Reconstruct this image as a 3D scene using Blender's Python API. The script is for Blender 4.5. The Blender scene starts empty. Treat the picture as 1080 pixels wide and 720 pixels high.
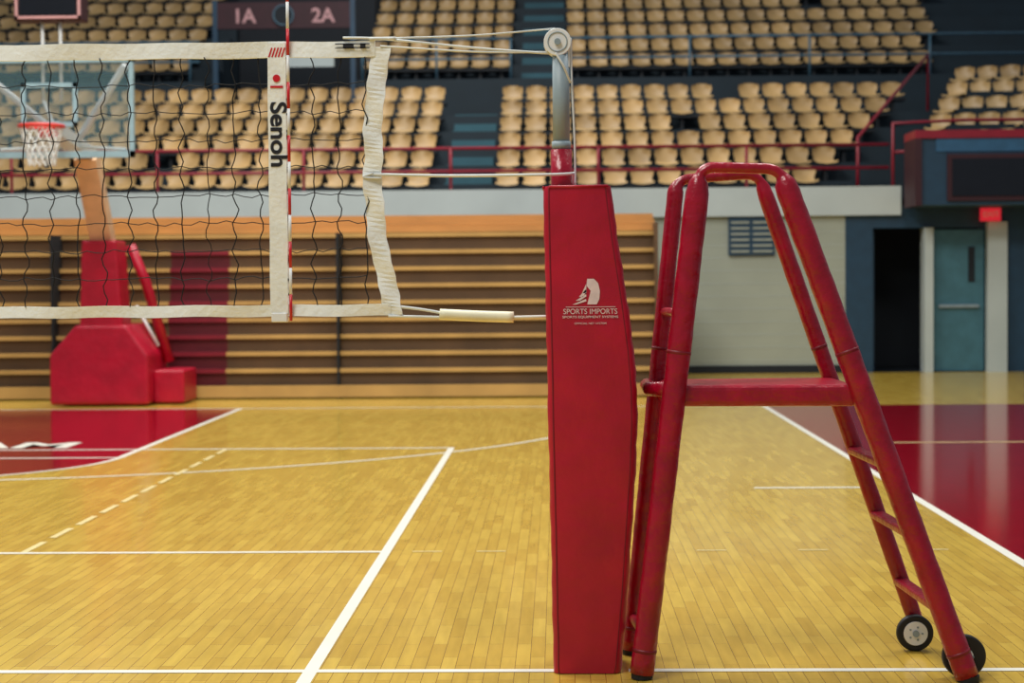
import bpy, bmesh, math, random
from mathutils import Vector, Matrix
random.seed(7)
S = bpy.context.scene
C = S.collection

# ---------------------------------------------------------------- materials
def lin(c):
    return tuple(((v/255)/12.92 if v/255 <= 0.04045 else ((v/255+0.055)/1.055)**2.4) for v in c)+(1,)

def mat(name, rgb, rough=0.5, metal=0.0, var=0.12, nscale=6.0, bump=0.0, bscale=40.0, emit=0.0, spec=None, alpha=1.0):
    m = bpy.data.materials.new(name); m.use_nodes = True
    nt = m.node_tree; b = nt.nodes['Principled BSDF']
    col = lin(rgb)
    tc = nt.nodes.new('ShaderNodeTexCoord')
    n = nt.nodes.new('ShaderNodeTexNoise'); n.inputs['Scale'].default_value = nscale; n.inputs['Detail'].default_value = 5
    nt.links.new(tc.outputs['Object'], n.inputs['Vector'])
    r = nt.nodes.new('ShaderNodeValToRGB')
    r.color_ramp.elements[0].position = 0.3; r.color_ramp.elements[1].position = 0.7
    r.color_ramp.elements[0].color = tuple(c*(1-var) for c in col[:3])+(1,)
    r.color_ramp.elements[1].color = tuple(min(1, c*(1+var)) for c in col[:3])+(1,)
    nt.links.new(n.outputs['Fac'], r.inputs['Fac'])
    nt.links.new(r.outputs['Color'], b.inputs['Base Color'])
    b.inputs['Roughness'].default_value = rough
    b.inputs['Metallic'].default_value = metal
    if spec is not None: b.inputs['Specular IOR Level'].default_value = spec
    if alpha < 1: b.inputs['Alpha'].default_value = alpha
    if bump > 0:
        n2 = nt.nodes.new('ShaderNodeTexNoise'); n2.inputs['Scale'].default_value = bscale; n2.inputs['Detail'].default_value = 4
        nt.links.new(tc.outputs['Object'], n2.inputs['Vector'])
        bp = nt.nodes.new('ShaderNodeBump'); bp.inputs['Strength'].default_value = bump; bp.inputs['Distance'].default_value = 0.02
        nt.links.new(n2.outputs['Fac'], bp.inputs['Height']); nt.links.new(bp.outputs['Normal'], b.inputs['Normal'])
    if emit > 0:
        b.inputs['Emission Color'].default_value = col; b.inputs['Emission Strength'].default_value = emit
    return m

def wood_floor():
    m = bpy.data.materials.new('maple_floor'); m.use_nodes = True
    nt = m.node_tree; b = nt.nodes['Principled BSDF']; L = nt.links.new
    tc = nt.nodes.new('ShaderNodeTexCoord')
    mp = nt.nodes.new('ShaderNodeMapping'); mp.inputs['Rotation'].default_value = (0, 0, math.radians(90))
    L(tc.outputs['Object'], mp.inputs['Vector'])
    br = nt.nodes.new('ShaderNodeTexBrick')
    br.inputs['Scale'].default_value = 1.0
    br.inputs['Brick Width'].default_value = 0.40; br.inputs['Row Height'].default_value = 0.057
    br.inputs['Mortar Size'].default_value = 0.0016; br.inputs['Mortar Smooth'].default_value = 0.3
    br.inputs['Bias'].default_value = 0.0
    br.inputs['Color1'].default_value = lin((218, 183, 78)); br.inputs['Color2'].default_value = lin((200, 162, 62))
    br.inputs['Mortar'].default_value = lin((150, 114, 42))
    br.offset = 0.37
    L(mp.outputs['Vector'], br.inputs['Vector'])
    mp2 = nt.nodes.new('ShaderNodeMapping'); mp2.inputs['Scale'].default_value = (14, 1.6, 1)
    L(tc.outputs['Object'], mp2.inputs['Vector'])
    n = nt.nodes.new('ShaderNodeTexNoise'); n.inputs['Scale'].default_value = 2.0; n.inputs['Detail'].default_value = 6
    L(mp2.outputs['Vector'], n.inputs['Vector'])
    r = nt.nodes.new('ShaderNodeValToRGB')
    r.color_ramp.elements[0].position = 0.3; r.color_ramp.elements[0].color = (0.86, 0.85, 0.80, 1)
    r.color_ramp.elements[1].position = 0.7; r.color_ramp.elements[1].color = (1.06, 1.06, 1.03, 1)
    L(n.outputs['Fac'], r.inputs['Fac'])
    mx = nt.nodes.new('ShaderNodeMix'); mx.data_type = 'RGBA'; mx.blend_type = 'MULTIPLY'; mx.inputs['Factor'].default_value = 1
    L(br.outputs['Color'], mx.inputs['A']); L(r.outputs['Color'], mx.inputs['B'])
    L(mx.outputs['Result'], b.inputs['Base Color'])
    b.inputs['Roughness'].default_value = 0.26
    b.inputs['Specular IOR Level'].default_value = 0.4
    b.inputs['Coat Weight'].default_value = 0.5; b.inputs['Coat Roughness'].default_value = 0.10
    n3 = nt.nodes.new('ShaderNodeTexNoise'); n3.inputs['Scale'].default_value = 3.0
    L(tc.outputs['Object'], n3.inputs['Vector'])
    bp = nt.nodes.new('ShaderNodeBump'); bp.inputs['Strength'].default_value = 0.025; bp.inputs['Distance'].default_value = 0.02
    L(n3.outputs['Fac'], bp.inputs['Height']); L(bp.outputs['Normal'], b.inputs['Normal'])
    return m

M = dict(
 floor=wood_floor(),
 redfloor=mat('red_court_paint', (140, 12, 32), 0.11, var=0.1, bump=0.02, bscale=3),
 white=mat('white_line_paint', (232, 230, 218), 0.3, var=0.03),
 worn=mat('worn_line_paint', (226, 208, 150), 0.3, var=0.05),
 pad=mat('red_vinyl_pad', (174, 4, 42), 0.40, var=0.14, nscale=5, bump=0.4, bscale=8),
 padd=mat('red_vinyl_seam', (120, 4, 28), 0.5),
 leg=mat('red_leg_vinyl', (152, 5, 36), 0.28, var=0.2, nscale=9, bump=0.5, bscale=18),
 tape=mat('white_canvas', (234, 237, 233), 0.8, var=0.06, nscale=14, bump=0.2, bscale=60),
 rope=mat('white_rope', (220, 224, 222), 0.7),
 cord=mat('black_net_cord', (8, 10, 16), 0.85),
 ink=mat('black_ink', (16, 18, 28), 0.7),
 cream=mat('cream_strap', (232, 228, 200), 0.7),
 steel=mat('grey_painted_steel', (138, 154, 162), 0.5, 0.0),
 whitem=mat('white_plastic', (228, 230, 230), 0.4, var=0.04),
 logo=mat('faded_white_print', (222, 202, 204), 0.6, var=0.10, nscale=30),
 antr=mat('antenna_red', (196, 22, 34), 0.35),
 black=mat('black_rubber', (14, 14, 18), 0.6),
 seat=mat('tan_seat_plastic', (178, 145, 94), 0.42, var=0.32, nscale=1.3),
 seatd=mat('dark_seat_frame', (10, 18, 26), 0.6),
 riser=mat('teal_concrete', (18, 36, 46), 0.7, var=0.15, nscale=2),
 step=mat('teal_steps', (44, 88, 100), 0.7, var=0.15, nscale=2),
 band=mat('pale_balcony_face', (190, 200, 198), 0.6, var=0.06, nscale=1.5),
 wall=mat('painted_block_wall', (164, 170, 156), 0.6, var=0.08, nscale=1.0),
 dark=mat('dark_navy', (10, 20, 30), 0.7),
 blue=mat('blue_painted', (28, 62, 86), 0.5),
 blue2=mat('bright_blue_panel', (44, 92, 128), 0.5),
 teal=mat('teal_door', (66, 112, 126), 0.45),
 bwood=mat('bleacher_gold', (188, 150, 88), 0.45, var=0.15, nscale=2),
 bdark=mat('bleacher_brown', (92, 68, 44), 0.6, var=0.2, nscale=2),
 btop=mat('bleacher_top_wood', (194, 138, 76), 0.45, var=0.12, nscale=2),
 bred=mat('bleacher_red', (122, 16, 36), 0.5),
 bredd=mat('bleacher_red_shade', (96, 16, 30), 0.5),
 rail=mat('red_rail', (140, 22, 42), 0.4),
 railg=mat('bluegrey_rail', (74, 106, 124), 0.4),
 bframe=mat('pale_board_frame', (150, 182, 194), 0.4),
 mast=mat('tan_mast', (220, 182, 144), 0.5),
 maroon=mat('maroon_sign', (52, 14, 26), 0.6),
 pink=mat('pale_sign_letters', (196, 148, 150), 0.6),
 exit=mat('exit_sign_red', (220, 40, 56), 0.5, emit=0.6),
 screen=mat('dark_screen', (14, 16, 24), 0.25),
 rim=mat('orange_rim', (210, 56, 50), 0.4),
)
# glass
g = bpy.data.materials.new('backboard_glass'); g.use_nodes = True
nt = g.node_tree; nt.nodes.clear()
o = nt.nodes.new('ShaderNodeOutputMaterial'); t = nt.nodes.new('ShaderNodeBsdfTransparent'); gl = nt.nodes.new('ShaderNodeBsdfPrincipled')
gl.inputs['Base Color'].default_value = lin((120, 160, 170)); gl.inputs['Roughness'].default_value = 0.15
mxs = nt.nodes.new('ShaderNodeMixShader'); mxs.inputs[0].default_value = 0.18
nt.links.new(t.outputs[0], mxs.inputs[1]); nt.links.new(gl.outputs[0], mxs.inputs[2]); nt.links.new(mxs.outputs[0], o.inputs[0])
M['glass'] = g

# ---------------------------------------------------------------- helpers
def empty(name, loc=(0, 0, 0)):
    e = bpy.data.objects.new(name, None); e.location = loc; e.empty_display_size = 0.2; C.objects.link(e); return e

def mk(name, bm, m, parent=None, smooth=False, bevel=0.0):
    bmesh.ops.recalc_face_normals(bm, faces=bm.faces[:])
    me = bpy.data.meshes.new(name); bm.to_mesh(me); bm.free()
    me.materials.append(M[m] if isinstance(m, str) else m)
    ob = bpy.data.objects.new(name, me); C.objects.link(ob)
    if smooth:
        for p in me.polygons: p.use_smooth = True
    if bevel > 0:
        md = ob.modifiers.new('bevel', 'BEVEL'); md.width = bevel; md.segments = 3; md.limit_method = 'ANGLE'
    if parent:
        ob.parent = parent; ob.matrix_parent_inverse = Matrix.Translation(parent.location).inverted()
    return ob

def box(bm, x0, x1, y0, y1, z0, z1):
    v = [bm.verts.new((x, y, z)) for x in (x0, x1) for y in (y0, y1) for z in (z0, z1)]
    for f in ((0, 1, 3, 2), (4, 6, 7, 5), (0, 4, 5, 1), (2, 3, 7, 6), (0, 2, 6, 4), (1, 5, 7, 3)):
        bm.faces.new([v[i] for i in f])

def bx(name, m, x0, x1, y0, y1, z0, z1, parent=None, bevel=0.0):
    bm = bmesh.new(); box(bm, x0, x1, y0, y1, z0, z1); return mk(name, bm, m, parent, bevel=bevel)

def tube(bm, pts, r, n=8, cap=True):
    pts = [Vector(p) for p in pts]
    rs = r if isinstance(r, (list, tuple)) else [r]*len(pts)
    rings = []; up = None
    for i, p in enumerate(pts):
        a = pts[max(i-1, 0)]; b = pts[min(i+1, len(pts)-1)]
        d = (b-a).normalized()
        if up is None:
            up = Vector((0, 0, 1)) if abs(d.z) < 0.9 else Vector((0, 1, 0))
        s = d.cross(up).normalized(); up = s.cross(d).normalized()
        rings.append([bm.verts.new(p+(s*math.cos(2*math.pi*k/n)+up*math.sin(2*math.pi*k/n))*rs[i]) for k in range(n)])
    for a, b in zip(rings, rings[1:]):
        for k in range(n): bm.faces.new((a[k], a[(k+1) % n], b[(k+1) % n], b[k]))
    if cap:
        bm.faces.new(rings[0]); bm.faces.new(rings[-1][::-1])

def smooth_path(pts, n=8):
    P = [Vector(p) for p in pts]; P = [2*P[0]-P[1]]+P+[2*P[-1]-P[-2]]; out = []
    for i in range(1, len(P)-2):
        for k in range(n):
            t = k/n; a, b, c, d = P[i-1], P[i], P[i+1], P[i+2]
            out.append(0.5*((2*b)+(c-a)*t+(2*a-5*b+4*c-d)*t*t+(-a+3*b-3*c+d)*t**3))
    out.append(P[-2]); return out

def fillet(pts, rad, n=7):
    P = [Vector(p) for p in pts]; out = [P[0]]
    for i in range(1, len(P)-1):
        a = P[i]+(P[i-1]-P[i]).normalized()*rad; b = P[i]+(P[i+1]-P[i]).normalized()*rad
        for k in range(n+1):
            t = k/n; out.append(a*(1-t)**2+P[i]*2*t*(1-t)+b*t*t)
    out.append(P[-1]); return out

def disc(bm, c, r, h, axis='Y', n=28):
    c = Vector(c); ax = {'X': Vector((1, 0, 0)), 'Y': Vector((0, 1, 0)), 'Z': Vector((0, 0, 1))}[axis]
    tube(bm, [c-ax*h/2, c+ax*h/2], r, n)

def text(name, s, m, size, loc, R, parent=None, off=0.0, ext=0.0008, align='CENTER', sx=1.0):
    cu = bpy.data.curves.new(name, 'FONT'); cu.body = s; cu.size = size; cu.align_x = align; cu.align_y = 'CENTER'
    cu.extrude = ext; cu.offset = off; cu.materials.append(M[m])
    ob = bpy.data.objects.new(name, cu); C.objects.link(ob)
    mw = Matrix.Translation(loc) @ R @ Matrix.Diagonal((sx, 1, 1, 1))
    if parent: ob.parent = parent; mw = Matrix.Translation(parent.location).inverted() @ mw
    ob.matrix_basis = mw
    return ob
FACE = Matrix.Rotation(math.radians(90), 4, 'X')
DOWN = Matrix.Rotation(math.radians(90), 4, 'Y') @ FACE

# ---------------------------------------------------------------- floor + markings
bx('floor', 'floor', -18, 14, -4, 28, -0.1, 0.0)
lines = empty('court_markings')
ZO = [0.0]
def quad(bm, pts, z):
    bm.faces.new([bm.verts.new((x, y, z+ZO[0])) for x, y in pts])
def rect(bm, x0, x1, y0, y1, z):
    ZO[0] += 0.00003
    quad(bm, [(x0, y0), (x1, y0), (x1, y1), (x0, y1)], z)
HX = -5.55
bm = bmesh.new()
rect(bm, HX-1.83, HX+1.83, 15.0, 20.8, 0.001)
c = [(HX+1.83*math.cos(a), 15.0+1.83*math.sin(a)) for a in [math.pi+math.pi*k/32 for k in range(33)]]
quad(bm, c, 0.001)
rect(bm, 2.42, 12, 2.0, 20.8, 0.001)
mk('red_paint', bm, 'redfloor', lines)
bm = bmesh.new(); Z = 0.002
def arc(cx, cy, r, a0, a1, w=0.05, n=60):
    ZO[0] += 0.00003
    for k in range(n):
        p = [math.radians(a0+(a1-a0)*(k+j)/n) for j in (0, 1)]
        quad(bm, [(cx+rr*math.cos(a), cy+rr*math.sin(a)) for rr, a in ((r-w/2, p[0]), (r+w/2, p[0]), (r+w/2, p[1]), (r-w/2, p[1]))], Z)
W = 0.025
rect(bm, -9.95, -0.02, 6.70-W, 6.70+W, Z)            # centre line
rect(bm, 0.26, 2.36, 6.70-W, 6.70+W, Z)
rect(bm, -0.972, -0.918, -1.5, 15.75, Z)              # volleyball sideline
rect(bm, -9.95, -9.9, -1.5, 15.75, Z)
rect(bm, -9.95, -0.918, 15.70, 15.76, Z)             # end line
rect(bm, -9.95, -0.972, 9.68-W, 9.68+W, Z)           # attack line
rect(bm, -9.95, -0.972, 3.7-W, 3.7+W, Z)
rect(bm, 2.36, 2.42, 2.0, 20.8, Z)                   # basketball sideline
rect(bm, HX-7.8, 2.42, 20.77, 20.83, Z)              # baseline
rect(bm, HX+1.80, HX+1.86, 15.0, 20.8, Z); rect(bm, HX-1.86, HX-1.80, 15.0, 20.8, Z)
rect(bm, HX-1.83, HX+1.83, 14.97, 15.03, Z)
arc(HX, 15.0, 1.83, 180, 360)
arc(HX, 19.2, 6.02, 180, 360, n=90)
rect(bm, HX+5.995, HX+6.045, 19.2, 20.8, Z)
rect(bm, 1.38, 2.15, 12.55, 12.61, Z)
mk('white_lines', bm, 'white', lines)
bm = bmesh.new()
for x in (-0.8, -0.45, 0.75, 1.3, 1.95): rect(bm, x, x+0.16, 9.68-0.012, 9.68+0.012, Z)
y = 9.7
while y < 15.4: rect(bm, -2.965, -2.925, y, y+0.40, Z); y += 0.56
rect(bm, 3.0, 4.4, 15.97, 16.03, Z)
mk('worn_dashes', bm, 'worn', lines)
text('floor_lettering', 'TEAM', 'white', 0.75, Vector((-5.35, 16.15, 0.004)), Matrix.Identity(4), lines, ext=0.0003, off=0.02)

# ---------------------------------------------------------------- walls
bx('wall_back', 'wall', -18, 4.5, 28, 28.25, 0, 2.45)
bx('trim_1', 'band', -18, 5.35, 27.9, 28.25, 2.45, 2.90)
bx('baseboard_back', 'dark', 1.3, 4.5, 27.97, 27.995, 0.0, 0.12)
bm = bmesh.new()
for i in range(1, 12): box(bm, -18, 4.5, 27.996, 27.9985, i*0.2, i*0.2+0.006)
mk('trim_2', bm, 'band')
bx('wall_back_right', 'blue', 6.98, 12, 28, 28.25, 0, 2.6)
bx('wall_back_lintel', 'blue', 4.5, 6.98, 28, 28.25, 2.25, 2.6)
bx('wall_back_jamb', 'blue', 4.5, 4.93, 28, 28.25, 0, 2.25)
bx('wall_back_pier', 'band', 5.72, 5.85, 27.9, 28.25, 0, 2.25)
bx('trim_3', 'band', 6.68, 6.98, 27.85, 28.0, 0, 2.33)
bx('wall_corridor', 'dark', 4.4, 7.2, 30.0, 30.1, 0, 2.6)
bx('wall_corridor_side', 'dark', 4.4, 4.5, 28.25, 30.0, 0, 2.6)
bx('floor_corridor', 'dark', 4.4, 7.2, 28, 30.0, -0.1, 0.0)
d = empty('door_1', (6.25, 28.05, 0))
bx('leaf', 'teal', 5.86, 6.67, 28.05, 28.10, 0.01, 2.22, d, 0.005)
bx('push_bar', 'steel', 5.95, 6.58, 27.99, 28.04, 1.0, 1.05, d, 0.01)
bx('window_lite', 'dark', 6.42, 6.52, 28.035, 28.049, 1.4, 1.95, d)
d = empty('door_2', (5.0, 28.4, 0))
bx('leaf', 'blue', 4.94, 5.0, 28.26, 29.0, 0.01, 2.2, d, 0.005)
bx('handle', 'steel', 5.0, 5.04, 28.8, 28.85, 0.95, 1.15, d)
v = empty('wall_vent', (3.03, 27.97, 2.15))
bx('vent_frame', 'blue', 2.68, 3.40, 27.95, 27.995, 1.84, 2.44, v)
bm = bmesh.new()
for i in range(6): box(bm, 2.72, 3.0, 27.93, 27.95, 1.89+i*0.09, 1.92+i*0.09); box(bm, 3.06, 3.36, 27.93, 27.95, 1.89+i*0.09, 1.92+i*0.09)
mk('louvers', bm, 'wall', v)
s = empty('exit_sign', (6.75, 27.8, 2.44))
bx('lit_face', 'exit', 6.55, 6.86, 27.76, 27.84, 2.34, 2.54, s, 0.01)
text('letters', 'EXIT', 'whitem', 0.12, Vector((6.705, 27.755, 2.44)), FACE, s)
ov = empty('corner_display_board', (7.2, 27.2, 2.6))
bx('housing', 'blue', 5.42, 9.5, 27.0, 27.8, 2.55, 3.62, ov, 0.02)
bx('upper_panel', 'blue2', 5.70, 9.45, 26.975, 27.0, 3.36, 3.55, ov)
bx('red_cap', 'rail', 5.38, 9.5, 26.95, 27.8, 3.56, 3.68, ov)
bx('red_edge', 'maroon', 5.38, 5.48, 26.95, 27.8, 2.55, 3.56, ov)
bx('screen_frame', 'maroon', 5.86, 7.12, 26.95, 27.0, 2.62, 3.32, ov)
bx('screen', 'screen', 5.93, 7.05, 26.93, 26.95, 2.69, 3.25, ov)
bx('screen_frame_b', 'maroon', 7.4, 8.9, 26.95, 27.0, 2.62, 3.32, ov)
bx('bracket', 'dark', 5.5, 9.5, 27.8, 28.0, 2.62, 3.5, ov)

# ---------------------------------------------------------------- stands
SP = 0.44
bm = bmesh.new()
for i in range(6): box(bm, -18, 12, 28.26 if i == 0 else 28.6+0.85*i, 28.6+0.85*(i+1) if i < 5 else 35.98, 2.62, 2.71+0.36*i)
mk('lower_stand_terrace', bm, 'riser')
for (a, b) in ((-18, -7.1), (-4.0, 14)):
    bm = bmesh.new()
    box(bm, a, b, 36.0, 36.4, 3.5, 5.54)
    for i in range(9): box(bm, a, b, 36.4+0.85*i, 36.4+0.85*(i+1), 3.5, 5.54+0.42*i)
    mk('upper_stand_terrace', bm, 'riser')
bx('wall_upper', 'dark', -18, 14, 44.1, 44.3, 3.5, 14)
bx('wall_portal', 'dark', -7.08, -4.02, 40.0, 40.2, 4.0, 9.0)
bx('floor_portal', 'riser', -7.08, -4.02, 36.0, 40.0, 4.0, 4.6)

def seat_at(bm, bmd, x, y, z, rot=0.0, w=0.385):
    prof = [(-0.40, 0.30), (-0.38, 0.335), (-0.22, 0.32), (-0.06, 0.335), (-0.01, 0.40), (0.02, 0.50), (0.045, 0.59), (0.05, 0.62)]
    cr, sr = math.cos(rot), math.sin(rot)
    def tr(a, b, c): return (x+a*cr-b*sr, y+a*sr+b*cr, z+c)
    rows = []
    for j, (py, pz) in enumerate(prof):
        row = []
        for k, u in enumerate((-1, -0.7, 0, 0.7, 1)):
            ww = w/2*(1.0 if 0 < j < 6 else (0.93 if j != 7 else 0.74))
            if j in (3, 4): ww *= 0.86
            fwd = -0.06*abs(u)**2 if j >= 5 else 0
            upz = 0.03*abs(u)**2 if j < 5 else (-0.03*abs(u)**3 if j == 7 else 0)
            row.append(bm.verts.new(tr(u*ww, py+fwd, pz+upz)))
        rows.append(row)
    for a, b in zip(rows, rows[1:]):
        for k in range(4):
            f = bm.faces.new((a[k], a[k+1], b[k+1], b[k])); f.smooth = True
    for (a0, a1, b0, b1, c0, c1) in ((-0.03, 0.03, -0.25, -0.05, 0.0, 0.30), (-0.22, 0.22, -0.37, 0.03, 0.24, 0.29)):
        vs = [bmd.verts.new(tr(a, b, c)) for a in (a0, a1) for b in (b0, b1) for c in (c0, c1)]
        for f in ((0, 1, 3, 2), (4, 6, 7, 5), (0, 4, 5, 1), (2, 3, 7, 6), (0, 2, 6, 4), (1, 5, 7, 3)): bmd.faces.new([vs[i] for i in f])

def seatblock(rows, rot=0.0):
    e = empty('stadium_seating')
    b1, b2 = bmesh.new(), bmesh.new()
    for (x0, x1, y, z) in rows:
        x = x0
        while x <= x1:
            if random.random() > 0.012: seat_at(b1, b2, x, y+random.uniform(-.015, .015), z, rot)
            x += SP
    o = mk('seat_shells', b1, 'seat', e)
    for p in o.data.polygons: p.use_smooth = True
    mk('seat_pedestals', b2, 'seatd', e)
    return e
seatblock([(-15.9, -2.1, 29.3+0.85*i, 2.71+0.36*i) for i in range(6)])
seatblock([(-0.80, 4.4+0.38*i, 29.3+0.85*i, 2.71+0.36*i) for i in range(6)])
seatblock([(-17, -7.35, 37.1+0.85*i, 5.54+0.42*i) for i in range(6)])
seatblock([(-3.75, -0.95, 37.1+0.85*i, 5.54+0.42*i) for i in range(6)])
seatblock([(0.45, 7.6+0.2*i, 37.1+0.85*i, 5.54+0.42*i) for i in range(6)])
ang = math.radians(-28)
e = empty('stadium_seating'); b1, b2, b3 = bmesh.new(), bmesh.new(), bmesh.new()
for i in range(5):
    for k in range(12):
        u = SP*k+0.1*i; w = 0.8*i
        px = 6.4+u*math.cos(ang)-w*math.sin(ang)*0.6; py = 30.6+u*math.sin(ang)*0.6+w
        if py < 28.9: continue
        seat_at(b1, b2, px, py, 3.35+0.36*i, ang)
    box(b3, 6.0+0.35*i, 12, 29.0+0.8*i, 33.4, 2.71, 3.35+0.36*i)
mk('seat_shells', b1, 'seat', e); mk('seat_pedestals', b2, 'seatd', e); mk('corner_terrace', b3, 'riser', e)

bm = bmesh.new()
for i in range(6):
    z0 = 2.71+0.36*i; y0 = 28.6+0.85*i
    if i: box(bm, -1.85, -1.08, y0-0.3, y0, z0-0.36, z0-0.18)
    box(bm, -1.85, -1.08, y0+0.0, y0+0.55, z0, z0+0.02)
mk('aisle_stairs', bm, 'step')
bm = bmesh.new()
for i in range(7):
    z0 = 5.54+0.42*i; y0 = 36.4+0.85*i
    box(bm, -0.7, 0.2, y0-0.3, y0, z0-0.42, z0-0.21)
    box(bm, -0.7, 0.2, y0, y0+0.5, z0, z0+0.02)
mk('aisle_stairs', bm, 'step')

def railing(name, m, x0, x1, y, zb, zs, step, r=0.022):
    bm = bmesh.new()
    for z in zs: tube(bm, [(x0, y, z), (x1, y, z)], r, 8)
    x = x0
    while x <= x1+0.01: tube(bm, [(x, y, zb), (x, y, max(zs))], r, 8); x += step
    return mk(name, bm, m, smooth=True)
railing('balcony_railing', 'rail', -17.9, 5.2, 28.1, 2.90, (3.2, 3.56), 2.32, 0.026)
railing('balcony_railing', 'railg', 0.3, 9.9, 36.1, 5.54, (5.95, 6.35), 2.4, 0.025)
railing('balcony_railing', 'railg', -3.9, -0.9, 36.1, 5.54, (5.95, 6.35), 1.5, 0.025)
railing('balcony_railing', 'railg', -17, -7.2, 36.1, 5.54, (5.95, 6.35), 2.4, 0.025)
bm = bmesh.new()
tube(bm, [(4.9, 29.2, 2.71), (4.9, 29.2, 3.75), (6.9, 33.4, 5.6), (6.9, 33.4, 4.5)], 0.028)
tube(bm, [(5.3, 28.3, 2.71), (5.3, 28.3, 3.9), (6.4, 28.4, 3.95), (10, 28.4, 3.95)], 0.028)
tube(bm, [(5.3, 28.3, 3.45), (6.4, 28.4, 3.5), (10, 28.4, 3.5)], 0.025)
mk('stair_handrail', bm, 'rail', smooth=True)

s = empty('section_sign', (-5.4, 36.2, 6.5))
bx('sign_panel', 'maroon', -6.85, -4.15, 36.2, 36.28, 6.62, 7.15, s)
text('letters_1', '1A', 'pink', 0.40, Vector((-6.3, 36.19, 6.86)), FACE, s, off=0.01)
text('letters_2', '2A', 'pink', 0.40, Vector((-4.7, 36.19, 6.86)), FACE, s, off=0.01)
bm = bmesh.new(); disc(bm, (-5.5, 36.18, 6.88), 0.2, 0.04); mk('clock_face', bm, 'dark', s)
bm = bmesh.new(); tube(bm, [(-5.5+0.2*math.cos(a), 36.16, 6.88+0.2*math.sin(a)) for a in [math.tau*k/24 for k in range(25)]], 0.018, 6, False); mk('clock_ring', bm, 'railg', s)
bx('sign_post', 'blue', -6.95, -6.85, 36.2, 36.3, 4.6, 7.2, s)
bx('sign_post_b', 'blue', -4.15, -4.05, 36.2, 36.3, 4.6, 7.2, s)
bx('pale_notice', 'band', -5.5, -4.5, 36.3, 36.34, 5.85, 6.1, s)  # plain pale notice panel, not emissive
bx('notice_bar', 'blue', -6.9, -4.1, 36.3, 36.36, 6.1, 6.2, s)

# ---------------------------------------------------------------- retracted bleachers
bl = empty('retracted_bleachers', (-8, 22.5, 0))
BX0, BX1 = -17.5, 1.28
bg, bd, bt, br, br2 = bmesh.new(), bmesh.new(), bmesh.new(), bmesh.new(), bmesh.new()
RX0, RX1 = -4.98, -4.22
for i in range(9):
    z0 = 0.18+0.215*i; y0 = 22.55+0.05*i
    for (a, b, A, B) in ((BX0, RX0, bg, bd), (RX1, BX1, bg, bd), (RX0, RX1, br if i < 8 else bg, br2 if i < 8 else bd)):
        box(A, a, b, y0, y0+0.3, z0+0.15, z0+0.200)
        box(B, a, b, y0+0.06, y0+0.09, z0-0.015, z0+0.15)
box(bg, BX0, BX1, 22.5, 22.55, 0.02, 0.17)
box(bt, BX0, BX1, 23.05, 24.2, 2.11, 2.14)
for k in range(3): box(bt, BX0, BX1, 23.1+0.3*k, 23.14+0.3*k, 2.14+0.07*k, 2.19+0.07*k)
box(bt, BX0, BX1, 23.9, 23.95, 2.14, 2.36)
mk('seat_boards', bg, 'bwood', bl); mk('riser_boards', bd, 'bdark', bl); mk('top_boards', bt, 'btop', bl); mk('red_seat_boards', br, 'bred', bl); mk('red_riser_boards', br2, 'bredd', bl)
bx('body', 'bdark', BX0+0.05, BX1-0.03, 23.15, 27.8, 0.0, 2.10, bl)
bx('end_panel', 'bdark', BX1-0.04, BX1, 22.6, 27.8, 0.0, 2.2, bl)
bm = bmesh.new()
for xx in (-10.2, -6.42, -2.78): box(bm, xx-0.014, xx+0.014, 22.52, 23.1, 0.0, 2.1)
mk('dark_gap_strips', bm, 'dark', bl)  # dark strips stand in for the shade in gaps between bleacher sections

# ---------------------------------------------------------------- basketball goal
bh = empty('basketball_hoop', (HX, 21, 0))
bm = bmesh.new()
prof = [(-6.12, 0.02), (-6.12, 0.62), (-5.80, 0.98), (-5.18, 0.98), (-4.92, 0.62), (-4.92, 0.02)]
fr = [bm.verts.new((x, 21.3, z)) for x, z in prof]; bk = [bm.verts.new((x, 22.35, z)) for x, z in prof]
bm.faces.new(fr); bm.faces.new(bk[::-1])
for i in range(6): bm.faces.new((fr[i], bk[i], bk[(i+1) % 6], fr[(i+1) % 6]))
mk('padded_base', bm, 'pad', bh, bevel=0.04)
bx('base_wing', 'pad', -4.93, -4.55, 21.6, 22.35, 0.02, 0.42, bh, 0.03)
bm = bmesh.new(); prof = [(-5.76, -5.24, 0.95), (-5.74, -5.27, 1.5), (-5.72, -5.30, 2.0)]
rings = [[bm.verts.new(p) for p in ((a, 21.35, z), (b, 21.35, z), (b, 21.85, z), (a, 21.85, z))] for a, b, z in prof]
for a, b in zip(rings, rings[1:]):
    for k in range(4): bm.faces.new((a[k], a[(k+1) % 4], b[(k+1) % 4], b[k]))
bm.faces.new(rings[0]); bm.faces.new(rings[-1])
mk('padded_column', bm, 'pad', bh, bevel=0.03)
bm = bmesh.new(); tube(bm, [(-5.26, 21.9, 1.95), (-5.1, 22.0, 1.5), (-4.84, 22.1, 0.5)], 0.065); mk('side_strut', bm, 'pad', bh, True)
bm = bmesh.new(); tube(bm, [(-5.22, 22.0, 1.2), (-4.95, 22.0, 0.7)], 0.022); mk('rear_brace', bm, 'whitem', bh, True)
def beam(bm, a, b, w, h):
    a, b = Vector(a), Vector(b); d = (b-a).normalized(); s = Vector((1, 0, 0)); u = s.cross(d).normalized()
    va = [bm.verts.new(a+s*w*i+u*h*j) for i, j in ((-1, -1), (1, -1), (1, 1), (-1, 1))]
    vb = [bm.verts.new(b+s*w*i+u*h*j) for i, j in ((-1, -1), (1, -1), (1, 1), (-1, 1))]
    for k in range(4): bm.faces.new((va[k], va[(k+1) % 4], vb[(k+1) % 4], vb[k]))
    bm.faces.new(va); bm.faces.new(vb[::-1])
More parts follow.
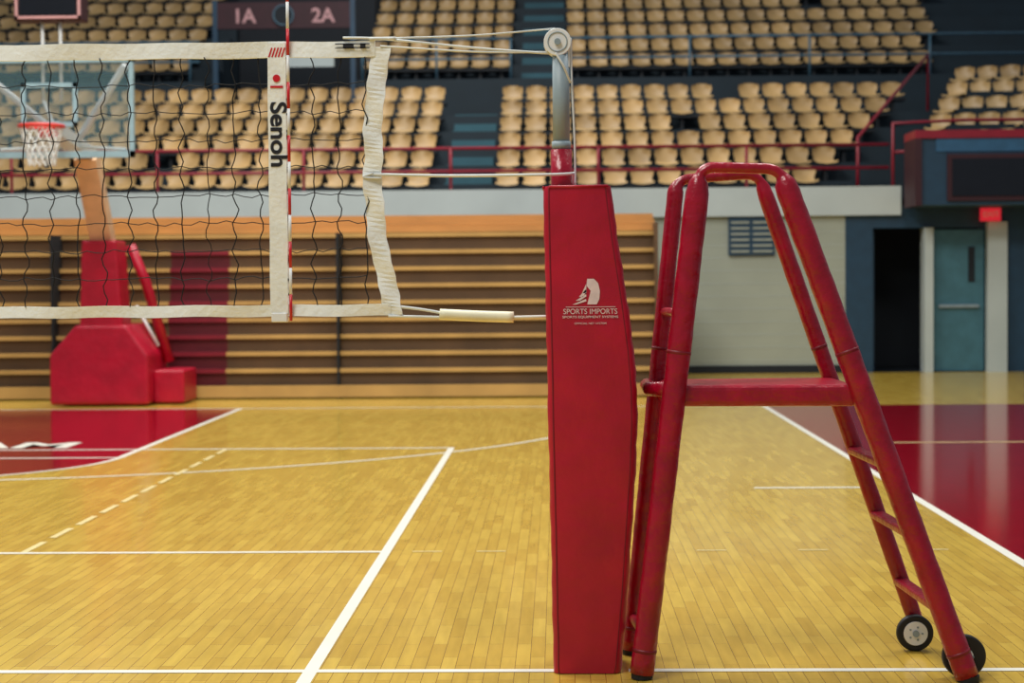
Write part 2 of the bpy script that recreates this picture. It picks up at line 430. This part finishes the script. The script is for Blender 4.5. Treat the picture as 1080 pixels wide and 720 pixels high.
bm = bmesh.new(); beam(bm, (-5.5, 21.6, 1.9), (-5.52, 20.9, 2.98), 0.13, 0.1); mk('mast', bm, 'mast', bh)
bm = bmesh.new(); beam(bm, (-5.52, 21.0, 3.0), (HX, 19.55, 3.2), 0.09, 0.07); mk('boom', bm, 'whitem', bh)
bm = bmesh.new()
for sgn in (-1, 1):
    tube(bm, [(HX+0.05*sgn, 20.4, 3.1), (HX+0.82*sgn, 19.56, 3.86)], 0.04)
    tube(bm, [(HX+0.05*sgn, 20.4, 3.05), (HX+0.82*sgn, 19.56, 2.95)], 0.02)
mk('board_braces', bm, 'whitem', bh, True)
BY = 19.5
bx('backboard', 'glass', HX-0.9, HX+0.9, BY, BY+0.02, 2.88, 3.93, bh)
bm = bmesh.new()
for a in ((HX-0.93, HX+0.93, 3.90, 3.95), (HX-0.93, HX+0.93, 2.86, 2.93), (HX-0.93, HX-0.88, 2.86, 3.95), (HX+0.88, HX+0.93, 2.86, 3.95)):
    box(bm, a[0], a[1], BY-0.02, BY+0.04, a[2], a[3])
for a in ((-0.31, 0.31, 3.63, 3.68), (-0.31, 0.31, 3.2, 3.25), (-0.31, -0.26, 3.2, 3.68), (0.26, 0.31, 3.2, 3.68)):
    box(bm, HX+a[0], HX+a[1], BY-0.015, BY-0.002, a[2], a[3])
mk('board_frame', bm, 'bframe', bh)
bm = bmesh.new(); rc = (HX, 19.18, 3.18)
pts = [(rc[0]+0.235*math.cos(a), rc[1]+0.235*math.sin(a), rc[2]) for a in [2*math.pi*k/32 for k in range(33)]]
tube(bm, pts, 0.02, 8, False); box(bm, HX-0.1, HX+0.1, 19.4, 19.5, 3.08, 3.2)
mk('rim', bm, 'rim', bh, True)
bm = bmesh.new()
for k in range(14):
    for sg in (1, -1):
        pp = []
        for j in range(6):
            a = 2*math.pi*(k+sg*j*0.5)/14; r = 0.23-0.022*j-(0.0 if j < 4 else -0.01*(j-3)); pp.append((rc[0]+r*math.cos(a), rc[1]+r*math.sin(a), rc[2]-0.085*j))
        tube(bm, pp, 0.007, 4, False)
mk('hoop_net', bm, 'rope', bh)
sc = empty('shot_clock', (HX, 19.6, 4.3))
bx('case', 'maroon', HX-0.38, HX+0.38, 19.5, 19.75, 4.36, 4.86, sc, 0.015)
bx('face', 'screen', HX-0.31, HX+0.31, 19.48, 19.5, 4.42, 4.80, sc)
bm = bmesh.new()
for a in ((-0.36, 0.36, 4.38, 4.41), (-0.36, 0.36, 4.81, 4.84), (-0.36, -0.33, 4.38, 4.84), (0.33, 0.36, 4.38, 4.84)): box(bm, HX+a[0], HX+a[1], 19.48, 19.5, a[2], a[3])
mk('face_border', bm, 'pink', sc)
bm = bmesh.new(); tube(bm, [(HX-0.1, 19.62, 4.36), (HX-0.1, 19.62, 3.5)], 0.02); tube(bm, [(HX+0.1, 19.62, 4.36), (HX+0.1, 19.62, 3.5)], 0.02); tube(bm, [(HX-0.1, 19.62, 3.5), (HX, 19.7, 3.2)], 0.02)
mk('mount', bm, 'whitem', sc, True)

# ---------------------------------------------------------------- volleyball posts
NY = 6.75
def post(x, mirror, logo):
    e = empty('volleyball_post', (x, 6.78, 0)); sg = -1 if mirror else 1
    lv = [(0.003, -0.022, 0.228), (0.03, -0.025, 0.234), (0.1, -0.024, 0.240), (0.3, -0.027, 0.258), (0.543, -0.030, 0.275), (0.75, -0.034, 0.290), (0.93, -0.037, 0.298), (1.06, -0.038, 0.297),
          (1.21, -0.040, 0.286), (1.4, -0.043, 0.262), (1.6, -0.046, 0.232), (1.75, -0.048, 0.212), (1.815, -0.048, 0.206), (1.825, -0.044, 0.202)]
    dense = []
    for (z0, a0, b0), (z1, a1, b1) in zip(lv, lv[1:]):
        m_ = max(1, int((z1-z0)/0.035))
        for k in range(m_): t = k/m_; dense.append((z0+(z1-z0)*t, a0+(a1-a0)*t, b0+(b1-b0)*t))
    dense.append(lv[-1])
    bm = bmesh.new(); rings = []
    Yf, Yb, r = 6.64, 6.92, 0.030
    for i, (z, a, b) in enumerate(dense):
        ring = []
        wa = 0.0012*math.sin(i*1.9)+0.001*math.sin(i*0.7); wb = 0.0015*math.sin(i*1.3+1)+0.0012*math.sin(i*3.1)
        for cx, cy, a0, wv in ((b-r, Yb-r, 0, wb), (a+r, Yb-r, 90, wa), (a+r, Yf+r, 180, wa), (b-r, Yf+r, 270, wb)):
            for k in range(5):
                an = math.radians(a0+22.5*k); ring.append(bm.verts.new((x+sg*(cx-0.02+r*math.cos(an)+wv), cy+r*math.sin(an), z)))
        rings.append(ring)
    n = len(rings[0])
    for a, b in zip(rings, rings[1:]):
        for k in range(n): bm.faces.new((a[k], a[(k+1) % n], b[(k+1) % n], b[k]))
    bm.faces.new(rings[0]); bm.faces.new(rings[-1])
    o = mk('pad_cover', bm, 'pad', e, True)
    md = o.modifiers.new('split', 'EDGE_SPLIT'); md.split_angle = math.radians(50)
    bm = bmesh.new()
    L = [(x+sg*(a-0.02+0.020), Yf+0.002, z) for z, a, b in lv]
    tube(bm, L, 0.003, 6); L = [(x+sg*(b-0.02-0.024), Yf+0.002, z) for z, a, b in lv]; tube(bm, L, 0.0025, 6)
    mk('pad_seams', bm, 'padd', e, True)
    bm = bmesh.new(); z, a, b = lv[-3]; a -= 0.02; b -= 0.02
    tube(bm, [(x+sg*(a+0.02), Yf-0.001, 1.822), (x+sg*(b-0.02), Yf-0.001, 1.824)], 0.005, 8); tube(bm, [(x+sg*a, Yf+0.02, 1.822), (x+sg*a, Yb-0.02, 1.824)], 0.005, 8)
    mk('pad_top_piping', bm, 'pad', e, True)
    bm = bmesh.new(); tube(bm, [(x, 6.78, 1.7), (x, 6.78, 1.97)], 0.040, 20); mk('lower_tube', bm, 'leg', e, True)
    bm = bmesh.new(); tube(bm, [(x, 6.78, 1.97), (x, 6.78, 2.34)], 0.032, 20); disc(bm, (x, 6.78, 1.985), 0.036, 0.03, 'Z'); mk('upper_tube', bm, 'steel', e, True)
    bm = bmesh.new()
    disc(bm, (x-sg*0.012, 6.755, 2.372), 0.052, 0.014); disc(bm, (x-sg*0.012, 6.805, 2.372), 0.052, 0.014); disc(bm, (x-sg*0.012, 6.78, 2.372), 0.040, 0.05)
    box(bm, x-0.02, x+0.034, 6.765, 6.795, 2.28, 2.40)
    mk('pulley_head', bm, 'whitem', e, bevel=0.003)
    bm = bmesh.new(); disc(bm, (x-sg*0.012, 6.744, 2.372), 0.012, 0.012); tube(bm, [(x-sg*0.012+0.036*math.cos(a), 6.747, 2.372+0.036*math.sin(a)) for a in [math.tau*k/28 for k in range(29)]], 0.0022, 6, False); mk('pulley_hub', bm, 'steel', e)
    bm = bmesh.new(); tube(bm, smooth_path([(x+sg*0.037, 6.78, 2.39), (x+sg*0.042, 6.775, 2.2), (x+sg*0.05, 6.77, 2.0), (x+sg*0.052, 6.77, 1.80)]), 0.004, 6)
    tube(bm, smooth_path([(x-sg*0.02, 6.74, 2.33), (x+sg*0.01, 6.735, 2.28), (x+sg*0.036, 6.76, 2.22)]), 0.005, 6)
    mk('pulley_rope', bm, 'rope', e, True)
    if logo:
        cx, yy = x+0.097, Yf-0.0025
        bm = bmesh.new()
        pts = [(-0.005, 0.0), (0.03, 0.0), (0.04, 0.02), (0.042, 0.05), (0.036, 0.078), (0.02, 0.095), (-0.005, 0.095), (-0.008, 0.07), (0.008, 0.05)]
        bm.faces.new([bm.verts.new((cx+a, yy, 1.385+b)) for a, b in pts])
        for k in range(4):
            z = 1.385+k*0.014
            bm.faces.new([bm.verts.new((cx+a, yy, b)) for a, b in ((-0.06+k*0.012, z), (-0.045+k*0.012, z), (-0.008, z+0.012+0.004*k), (-0.010, z+0.02+0.004*k))])
        box(bm, cx-0.085, cx+0.10, yy, yy+0.001, 1.3745, 1.3765)
        mk('logo_mark', bm, 'logo', e)
        text('logo_name', 'SPORTS IMPORTS', 'logo', 0.028, Vector((cx+0.006, yy, 1.358)), FACE, e, off=0.0, ext=0.0003, sx=0.93)
        text('logo_sub', 'SPORTS EQUIPMENT SYSTEMS', 'logo', 0.012, Vector((cx+0.006, yy, 1.338)), FACE, e, ext=0.0003, off=0.0001, sx=1.3)
        text('logo_url', 'OFFICIAL NET SYSTEM', 'logo', 0.010, Vector((cx+0.006, yy, 1.314)), FACE, e, ext=0.0003, sx=1.2, off=0.0)
    return e
post(0.02, False, True)
post(-10.9, True, False)

# ---------------------------------------------------------------- net
net = empty('volleyball_net', (-5, NY, 1.4))
NT, NB = 2.378, 1.358
XR, XL = -0.70, -10.18
def wob(i, j, s=0.006): return s*math.sin(i*1.7+j*2.3)+s*0.7*math.sin(i*3.1-j*1.3)
bm = bmesh.new()
nx = int((XR-XL)/0.1)
for i in range(nx+1):
    xx = XR-0.02-i*0.1; p = []
    for j in range(37):
        z = NT-0.05-j*(NT-NB-0.08)/36
        p.append((xx+0.011*math.sin(j*math.pi/2+i*0.9)*math.sin(i*2.3+j*0.11)+0.004*math.sin(j*0.7+i), NY+wob(i, j/4), z))
    tube(bm, p, 0.0023, 4, False)
for j in range(1, 9):
    z = NT-0.05-j*(NT-NB-0.08)/9; p = []
    for i in range(nx*3+1):
        xx = XR-0.02-i*0.1/3
        p.append((xx, NY+wob(i/3, j), z+0.007*math.sin(i*2*math.pi/3+j)*math.sin(i*0.13+j*1.9)+0.004*math.sin(i*0.5+j)))
    tube(bm, p, 0.0017, 4, False)
mk('net_mesh', bm, 'cord', net)
def strip(bm, cent, w, axis, th=0.006, tw=0.0):
    prev = None
    for i, (x, z) in enumerate(cent):
        y = NY+tw*math.sin(i*0.55)
        y2 = NY-tw*math.sin(i*0.55+0.6)
        if axis == 'z': q = [(x, y-th, z+w/2), (x, y+th, z+w/2), (x, y2+th, z-w/2), (x, y2-th, z-w/2)]
        else: q = [(x-w/2, y-th, z), (x+w/2, y2-th, z), (x+w/2, y2+th, z), (x-w/2, y+th, z)]
        q = [bm.verts.new(v) for v in q]
        if prev:
            for k in range(4): bm.faces.new((prev[k], prev[(k+1) % 4], q[(k+1) % 4], q[k]))
        else: bm.faces.new(q)
        prev = q
    bm.faces.new(prev)
bm = bmesh.new(); strip(bm, [(XL+0.05*k, NT-0.025+0.0015*math.sin(k*0.8)) for k in range(int((XR+0.04-XL)/0.05)+1)], 0.060, 'z', 0.007, 0.004); mk('top_tape', bm, 'tape', net)
bm = bmesh.new(); strip(bm, [(XL+0.05*k, NB+0.01+0.002*math.sin(k*0.9)) for k in range(int((XR+0.12-XL)/0.05)+1)], 0.044, 'z', 0.007, 0.004); mk('bottom_tape', bm, 'tape', net)
sc_pts = smooth_path([(-0.655, 0, 2.36), (-0.672, 0, 2.26), (-0.682, 0, 2.16), (-0.694, 0, 2.05), (-0.688, 0, 1.96), (-0.697, 0, 1.86), (-0.686, 0, 1.76), (-0.680, 0, 1.65), (-0.655, 0, 1.53), (-0.634, 0, 1.43), (-0.622, 0, 1.35)], 6)
bm = bmesh.new(); strip(bm, [(p.x+0.002*math.sin(i*1.3), p.z) for i, p in enumerate(sc_pts)], 0.070, 'x', 0.005, 0.008); mk('side_tape', bm, 'tape', net)
bm = bmesh.new()
for a, b, z0, z1 in ((-0.83, -0.70, 2.381, 2.385), (-0.83, -0.70, 2.366, 2.369), (-0.80, -0.76, 2.366, 2.385), (-0.735, -0.715, 2.366, 2.385)): box(bm, a, b, NY-0.0135, NY-0.0115, z0-0.012, z1-0.012)
mk('tape_label', bm, 'ink', net)
bm = bmesh.new(); strip(bm, [(-1.053+0.0008*math.sin(k), NT-0.0-0.051*k) for k in range(21)], 0.068, 'x', 0.013); mk('side_band', bm, 'tape', net)
text('band_lettering', 'Senoh', 'ink', 0.086, Vector((-1.050, NY-0.0145, 2.033)), DOWN, net, off=0.0022, ext=0.0004, sx=1.16)
bm = bmesh.new(); disc(bm, (-1.053, NY-0.0145, 2.245), 0.014, 0.003)
box(bm, -1.077, -1.029, NY-0.0155, NY-0.0135, 2.209, 2.217)
for k in range(5): 
    x0 = -1.084+0.012*k
    bm.faces.new([bm.verts.new(v) for v in ((x0, NY-0.0145, 2.325), (x0+0.006, NY-0.0145, 2.325), (x0+0.018, NY-0.0145, 2.36), (x0+0.012, NY-0.0145, 2.36))])
mk('band_emblem', bm, 'antr', net)
bm = bmesh.new(); box(bm, -1.083, -1.023, NY-0.017, NY+0.017, 1.325, 1.36); mk('band_buckle', bm, 'whitem', net, bevel=0.004)
bm = bmesh.new()
def rope(pts, r=0.004): tube(bm, smooth_path(pts, 6), r, 6)
rope([(-0.66, NY, 2.392), (-0.3, NY, 2.400), (0.0, 6.77, 2.425)], 0.0035)
rope([(-0.80, NY-0.01, 2.395), (-0.64, NY-0.01, 2.388), (-0.3, NY, 2.352), (-0.02, 6.76, 2.33)], 0.005)
rope([(-0.66, NY-0.01, 2.362), (-0.3, NY, 2.338), (-0.02, 6.76, 2.335)], 0.004)
rope([(-0.70, NY-0.012, 2.39), (-0.6, NY-0.012, 2.39)], 0.007)
rope([(-0.69, NY-0.01, 1.880), (-0.40, NY, 1.873), (-0.04, 6.72, 1.872), (0.065, 6.73, 1.876)], 0.0065)
rope([(0.065, 6.73, 1.88), (0.062, 6.78, 1.83)], 0.005)
rope([(-0.69, NY-0.01, 1.885), (-0.73, NY-0.01, 1.87), (-0.66, NY-0.01, 1.865)], 0.005)
rope([(-0.64, NY-0.005, 1.385), (-0.52, NY, 1.37), (-0.42, NY, 1.352)], 0.006)
rope([(-0.64, NY-0.005, 1.345), (-0.42, NY, 1.338)], 0.006)
rope([(-0.18, NY-0.005, 1.337), (-0.03, 6.72, 1.340)], 0.006)
mk('tension_ropes', bm, 'rope', net, True)
bm = bmesh.new(); tube(bm, smooth_path([(-0.445, NY, 1.350), (-0.3, NY, 1.342), (-0.165, NY, 1.337)], 6), 0.021, 8); mk('strap_sleeve', bm, 'cream', net, True)
bm = bmesh.new()
for z in (2.36, 1.87, 1.34): tube(bm, [(-10.15, NY, z), (-10.88, 6.77, z)], 0.005, 6)
mk('far_ropes', bm, 'rope', net)
an = empty('net_antenna', (-1.01, NY-0.02, 1.35))
bR, bW = bmesh.new(), bmesh.new()
for k in range(18):
    z = 1.33+0.1*k
    tube(bR if k % 2 == 0 else bW, [(-1.008, NY-0.019, z), (-1.008, NY-0.019, z+0.1)], 0.0058, 10)
mk('red_stripes', bR, 'antr', an, True); mk('white_stripes', bW, 'whitem', an, True)

# ---------------------------------------------------------------- referee stand
rs = empty('referee_stand', (0.85, 6.8, 0))
FL, FR = Vector((0.304, 6.56, 0.02)), Vector((1.485, 6.50, 0.02))
BL, BR = Vector((0.277, 6.99, 0.02)), Vector((1.435, 7.10, 0.06))
FTL, FTR = Vector((0.530, 6.60, 1.888)), Vector((0.822, 6.60, 1.878))
BTL, BTR = Vector((0.470, 7.00, 1.865)), Vector((0.790, 7.02, 1.885))
def frame(name, a, b, c, d, rl, rt, m='leg'):
    pts = fillet([a, b, c, d], 0.055, 8)
    out = []
    for p, q in zip(pts, pts[1:]):
        n = max(1, int((q-p).length/0.04))
        for k in range(n): out.append(p.lerp(q, k/n))
    out.append(pts[-1])
    rr = [(rt+(rl-rt)*max(0, min(1, (1.855-p.z)/0.035)))*(1+(0.018*math.sin(i*1.1)+0.014*math.sin(i*2.7) if p.z < 1.8 else 0)) for i, p in enumerate(out)]
    bm = bmesh.new(); tube(bm, out, rr, 16); return mk(name, bm, m, rs, True)
frame('front_frame', FL, FTL, FTR, FR, 0.044, 0.020)
frame('rear_frame', BL, BTL, BTR, BR, 0.032, 0.019)
def on(a, b, z): t = (z-a.z)/(b.z-a.z); return a.lerp(b, t)
bm = bmesh.new()
for a, b, r in ((FL, FTL, 0.0455), (FR, FTR, 0.0455), (BL, BTL, 0.033), (BR, BTR, 0.033)):
    for z in (1.20, 0.10):
        p, q = on(a, b, z), on(a, b, z+0.012); tube(bm, [p, q], r, 16)
mk('pad_cuffs', bm, 'padd', rs, True)
bm = bmesh.new(); zt, zb = 1.085, 1.005
A = [on(FL, FTL, 1.04)+Vector((0.02, 0.0, 0)), on(FR, FTR, 1.04)+Vector((-0.02, 0.0, 0)), on(BR, BTR, 1.04), on(BL, BTL, 1.04)]
lo = [bm.verts.new((p.x, p.y, zb)) for p in A]; hi = [bm.verts.new((p.x, p.y, zt)) for p in A]
bm.faces.new(lo[::-1]); bm.faces.new(hi)
for k in range(4): bm.faces.new((lo[k], lo[(k+1) % 4], hi[(k+1) % 4], hi[k]))
mk('platform', bm, 'leg', rs, bevel=0.02)
bm = bmesh.new(); p, q = on(FL, FTL, 1.08), on(BL, BTL, 1.06)
tube(bm, [q+Vector((-0.035, 0.02, 0)), q+Vector((-0.035, -0.22, 0)), p+Vector((-0.0, 0, -0.01))], 0.028, 12)
mk('left_crosstube', bm, 'leg', rs, True)
bm = bmesh.new()
tube(bm, [on(FL, FTL, 1.35), on(BL, BTL, 1.35)], 0.018, 10); tube(bm, [on(FL, FTL, 0.15), on(BL, BTL, 0.15)], 0.018, 10)
mk('side_ties', bm, 'leg', rs, True)
bm = bmesh.new()
for z in (0.79, 0.535, 0.265):
    p, q = on(FR, FTR, z), on(BR, BTR, z+0.005)
    a = [p+Vector((-0.035, 0, -0.014)), p+Vector((0.02, 0, -0.014)), q+Vector((0.02, 0, -0.014)), q+Vector((-0.035, 0, -0.014))]
    lo = [bm.verts.new(v) for v in a]; hi = [bm.verts.new(v+Vector((0, 0, 0.03))) for v in a]
    bm.faces.new(lo[::-1]); bm.faces.new(hi)
    for k in range(4): bm.faces.new((lo[k], lo[(k+1) % 4], hi[(k+1) % 4], hi[k]))
mk('ladder_steps', bm, 'leg', rs, bevel=0.010)
for nm, c, r in (('rear_wheel', (1.405, 7.05, 0.072), 0.072), ('front_wheel', (1.490, 6.575, 0.080), 0.080)):
    bm = bmesh.new(); disc(bm, c, r, 0.035, n=36); mk(nm+'_tyre', bm, 'black', rs, bevel=0.008)
    bm = bmesh.new(); disc(bm, (c[0], c[1]-0.018, c[2]), r*(0.66 if nm[0] == 'r' else 0.4), 0.008, n=30); mk(nm+'_hub', bm, 'whitem', rs, bevel=0.002)
    bm = bmesh.new(); disc(bm, (c[0], c[1]-0.024, c[2]), r*0.18, 0.014)
    for k in range(5):
        a = k*math.tau/5; disc(bm, (c[0]+r*0.36*math.cos(a), c[1]-0.0225, c[2]+r*0.36*math.sin(a)), r*0.06, 0.003, n=10)
    mk(nm+'_axle', bm, 'steel', rs)
bm = bmesh.new(); disc(bm, (0.304, 6.56, 0.015), 0.04, 0.022, 'Z'); disc(bm, (0.277, 6.99, 0.015), 0.03, 0.022, 'Z'); disc(bm, (1.488, 6.5, 0.015), 0.042, 0.022, 'Z')
mk('rubber_feet', bm, 'black', rs)

# ---------------------------------------------------------------- lights + world
def area(name, loc, size, power, color=(1, 0.97, 0.90), rot=(0, 0, 0)):
    l = bpy.data.lights.new(name, 'AREA'); l.energy = power; l.size = size; l.color = color
    o = bpy.data.objects.new(name, l); o.location = loc; o.rotation_euler = rot; C.objects.link(o)
area('arena_light', (-4, 2, 11), 4, 980)
area('arena_light', (-4, 11, 11.5), 4, 1000)
area('arena_light', (-5, 19, 11.5), 4, 950)
area('arena_light', (4, 12, 11.5), 4, 760)
area('arena_light', (-2, 27, 13), 5, 920, (1, 0.98, 0.94), (math.radians(25), 0, 0))
w = bpy.data.worlds.new('arena_ambient'); w.use_nodes = True; S.world = w
w.node_tree.nodes['Background'].inputs[0].default_value = (0.52, 0.64, 0.76, 1)
w.node_tree.nodes['Background'].inputs[1].default_value = 0.34

# ---------------------------------------------------------------- camera
cam = bpy.data.cameras.new('camera'); co = bpy.data.objects.new('camera', cam); C.objects.link(co)
cam.sensor_width = 36; cam.lens = 62.7; cam.clip_end = 200
R = Matrix.Rotation(math.radians(1.46), 4, 'Z') @ Matrix.Rotation(math.radians(90-1.95), 4, 'X') @ Matrix.Rotation(math.radians(-0.45), 4, 'Z')
co.matrix_world = Matrix.Translation((0, 0, 1.475)) @ R
cam.dof.use_dof = True; cam.dof.focus_distance = 6.65; cam.dof.aperture_fstop = 3.4
S.camera = co
S.view_settings.view_transform = 'Standard'; S.view_settings.look = 'None'
